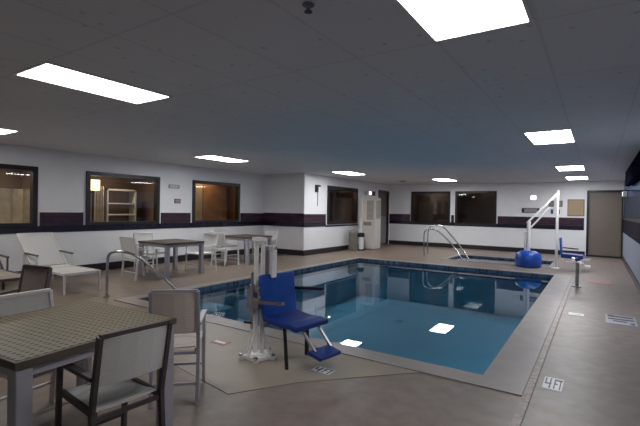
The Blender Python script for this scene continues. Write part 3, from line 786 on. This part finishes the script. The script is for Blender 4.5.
bm = B(); lathe(bm, [(.12, 0), (.12, .04)], 24); obj('foot_ring', bm, M['black'], t)

# ------------------------------------------------------------------ things on the walls
def plate_left(name, label, cat, x, y, z, w, h, m, m2=None, d=.02, group=None):
    t = thing(name, label, cat, (x, y, z), 0, group)
    box('backing', (0, -w / 2, -h / 2, d, w / 2, h / 2), M[m], t, .003)
    if m2: box('face_panel', (d, -w * .38, -h * .35, d + .004, w * .38, h * .35), M[m2], t)
    return t
def plate_far(name, label, cat, x, z, w, h, m, m2=None, d=.025, y=YF, border=.38):
    t = thing(name, label, cat, (x, y, z))
    box('frame_backing', (-w / 2, -d, -h / 2, w / 2, 0, h / 2), M[m], t, .003)
    if m2: box('face_panel', (-w * border, -d - .004, -h * border, w * border, -d, h * border), M[m2], t)
    return t
plate_left('wall_sign', 'pale grey notice high between the second and third left windows', 'sign', XL, 7.32, 2.05, .34, .10, 'sign_grey', 'cabinet')
plate_left('wall_sign', 'small dark notice below the pale one between the left windows', 'sign', XL, 7.44, 1.66, .20, .12, 'paper_brown', 'sign_grey')
t = thing('wall_phone', 'small black and white wall box with a thin cord hanging down', 'wall phone', (XB, 11.74, 2.1))
box('housing', (0, -.13, -.02, .06, .0, .22), M['black'], t, .006); box('cover', (0, .0, -.02, .055, .12, .16), M['bin_white'], t, .006)
box('cap', (0, .0, .161, .06, .13, .22), M['black'], t)
bm = B(); tube(bm, [(.03, .0, -.02), (.03, .005, -.2), (.025, -.005, -.48)], .012, 8); obj('cord', bm, M['grey'], t)
t = thing('wall_mounted_light', 'white emergency light with dark lamp heads above the tall cabinet', 'emergency light', (XB, 15.55, 2.2))
box('housing', (0, -.24, -.09, .07, .24, .09), M['sign_grey'], t, .008)
for s in (-1, 1):
    bm = B(); bx(bm, .07, s * .30 - .07, -.09, .13, s * .30 + .07, .09); obj('lamp_head', bm, M['paper_brown'] if s > 0 else M['cabinet'], t)
box('lens', (.071, -.10, -.07, .08, .10, .07), M['lens_glow'], t)
t = thing('wall_mounted_light', 'small glowing square light on the far wall, above the dark sign', 'emergency light', (-2.03, YF, 2.08))
box('housing', (-.12, -.05, -.11, .12, 0, .11), M['cabinet'], t, .006); box('lens', (-.095, -.058, -.08, .095, -.05, .08), M['lens_glow'], t)
plate_far('wall_sign', 'long dark sign on the far wall just above the purple band', 'sign', -2.12, 1.60, .60, .18, 'frame_dark', 'sign_grey')
plate_far('framed_notice_board', 'tan cork notice board on the far wall, left of the taupe door', 'notice board', -0.66, 1.72, .52, .60, 'table_edge', 'cork', border=.46)
plate_far('wall_notice', 'brown framed notice left of the spa lift mast on the far wall', 'notice', -1.44, 1.86, .17, .22, 'paper_brown', 'grey')
plate_far('wall_notice', 'brown framed notice right of the spa lift mast on the far wall', 'notice', -1.16, 1.86, .17, .22, 'paper_brown', 'grey')
plate_far('wall_plaque', 'small blue plaque below the brown notice left of the spa lift mast', 'plaque', -1.41, 1.57, .08, .16, 'sign_blue')
plate_far('wall_plaque', 'small blue plaque below the brown notice right of the spa lift mast', 'plaque', -1.20, 1.57, .08, .16, 'sign_blue')
t = thing('wall_mounted_light', 'glowing white box added for a light reflected in the right window', 'emergency light', (XR - .032, 15.0, 2.1))
box('housing', (-.10, -.15, -.08, 0, .15, .08), M['cabinet'], t, .006); box('lens', (-.106, -.12, -.06, -.10, .12, .06), M['lens_glow'], t)  # added box, stands in for a light's reflection at the right window
# dark rolled shade over the right window
t = thing('roller_shade', 'dark rolled shade above the blue-lit right window', 'shade', (XR, 11.0, 2.5))
box('valance', (-.14, -2.6, -.26, -.037, 2.6, .12), M['shade_dark'], t, .01)
box('mounting_rail', (-.037, -2.6, .02, 0, 2.6, .10), M['black'], t)

# ------------------------------------------------------------------ deck markers (white tiles with dark marks)
def marker(name, label, x, y, w, h, marks, base='white_paint', ink='marker_navy', rz=0, z=0.0):
    t = thing(name, label, 'deck marker', (x, y, z), rz)
    box('tile', (-w / 2, -h / 2, 0, w / 2, h / 2, .004), M[base], t)
    bm = B()
    for a, b, c_, d_ in marks: bx(bm, w * (a - .5), h * (b - .5), .004, w * (c_ - .5), h * (d_ - .5), .0055)
    obj('marks', bm, M[ink], t)
    return t
four = [(.08, .45, .16, .92), (.08, .42, .42, .52), (.32, .1, .4, .92), (.55, .1, .62, .9), (.62, .78, .78, .9), (.62, .46, .74, .56), (.84, .1, .91, .9), (.78, .78, .97, .9)]
marker('depth_marker', 'small black and white depth marker beside the speckled strip, nearest the camera', -.30, 4.22, .15, .30, four, z=0)
marker('depth_marker', 'pale worn marker beside the speckled strip halfway along the pool', -.24, 7.35, .20, .17, [(.2, .4, .8, .5)], ink='sign_grey')
marker('warning_marker', 'white deck panel with navy bars near the right wall', .30, 7.35, .36, .62,
       [(.08, .76, .92, .90), (.08, .74, .3, .97), (.08, .48, .92, .60), (.25, .28, .7, .38), (.80, .10, .92, .26)], base='marker_grey')
marker('warning_marker', 'faded reddish deck panel near the far right wall', .06, 11.2, .42, .55, [(.1, .7, .8, .82), (.1, .35, .9, .45)], base='marker_red', ink='sign_grey')
marker('depth_marker', 'black and white marker tile in front of the lift seat', -2.10, 3.28, .20, .13, four, z=.005)
marker('depth_marker', 'small reddish marker left of the lift base', -3.47, 3.30, .20, .13, [(.1, .3, .9, .6)], base='marker_red', ink='white_paint', z=.005)

# ------------------------------------------------------------------ world and camera
w = bpy.data.worlds.new('world'); scene.world = w; w.use_nodes = True
w.node_tree.nodes['Background'].inputs[0].default_value = (0.35, 0.45, 0.65, 1)
w.node_tree.nodes['Background'].inputs[1].default_value = 0.05
f, yaw, pt, rl = 420.952, math.radians(33.42), math.radians(-.486), math.radians(1.001)
fw = Vector((-math.sin(yaw) * math.cos(pt), math.cos(yaw) * math.cos(pt), math.sin(pt)))
rt = Vector((math.cos(yaw), math.sin(yaw), 0)); up = rt.cross(fw)
rt, up = rt * math.cos(rl) + up * math.sin(rl), up * math.cos(rl) - rt * math.sin(rl)
cam = bpy.data.cameras.new('camera'); cam.sensor_width = 36; cam.lens = f / 640 * 36; cam.clip_start = .05
co = bpy.data.objects.new('camera', cam); C.objects.link(co)
mw = Matrix.Identity(4)
for i in range(3):
    mw[i][0] = rt[i]; mw[i][1] = up[i]; mw[i][2] = -fw[i]
mw[0][3], mw[1][3], mw[2][3] = 0, 0, 1.5
co.matrix_world = mw
scene.camera = co
scene.view_settings.view_transform = 'Standard'
scene.view_settings.look = 'None'
scene.view_settings.exposure = 0.0
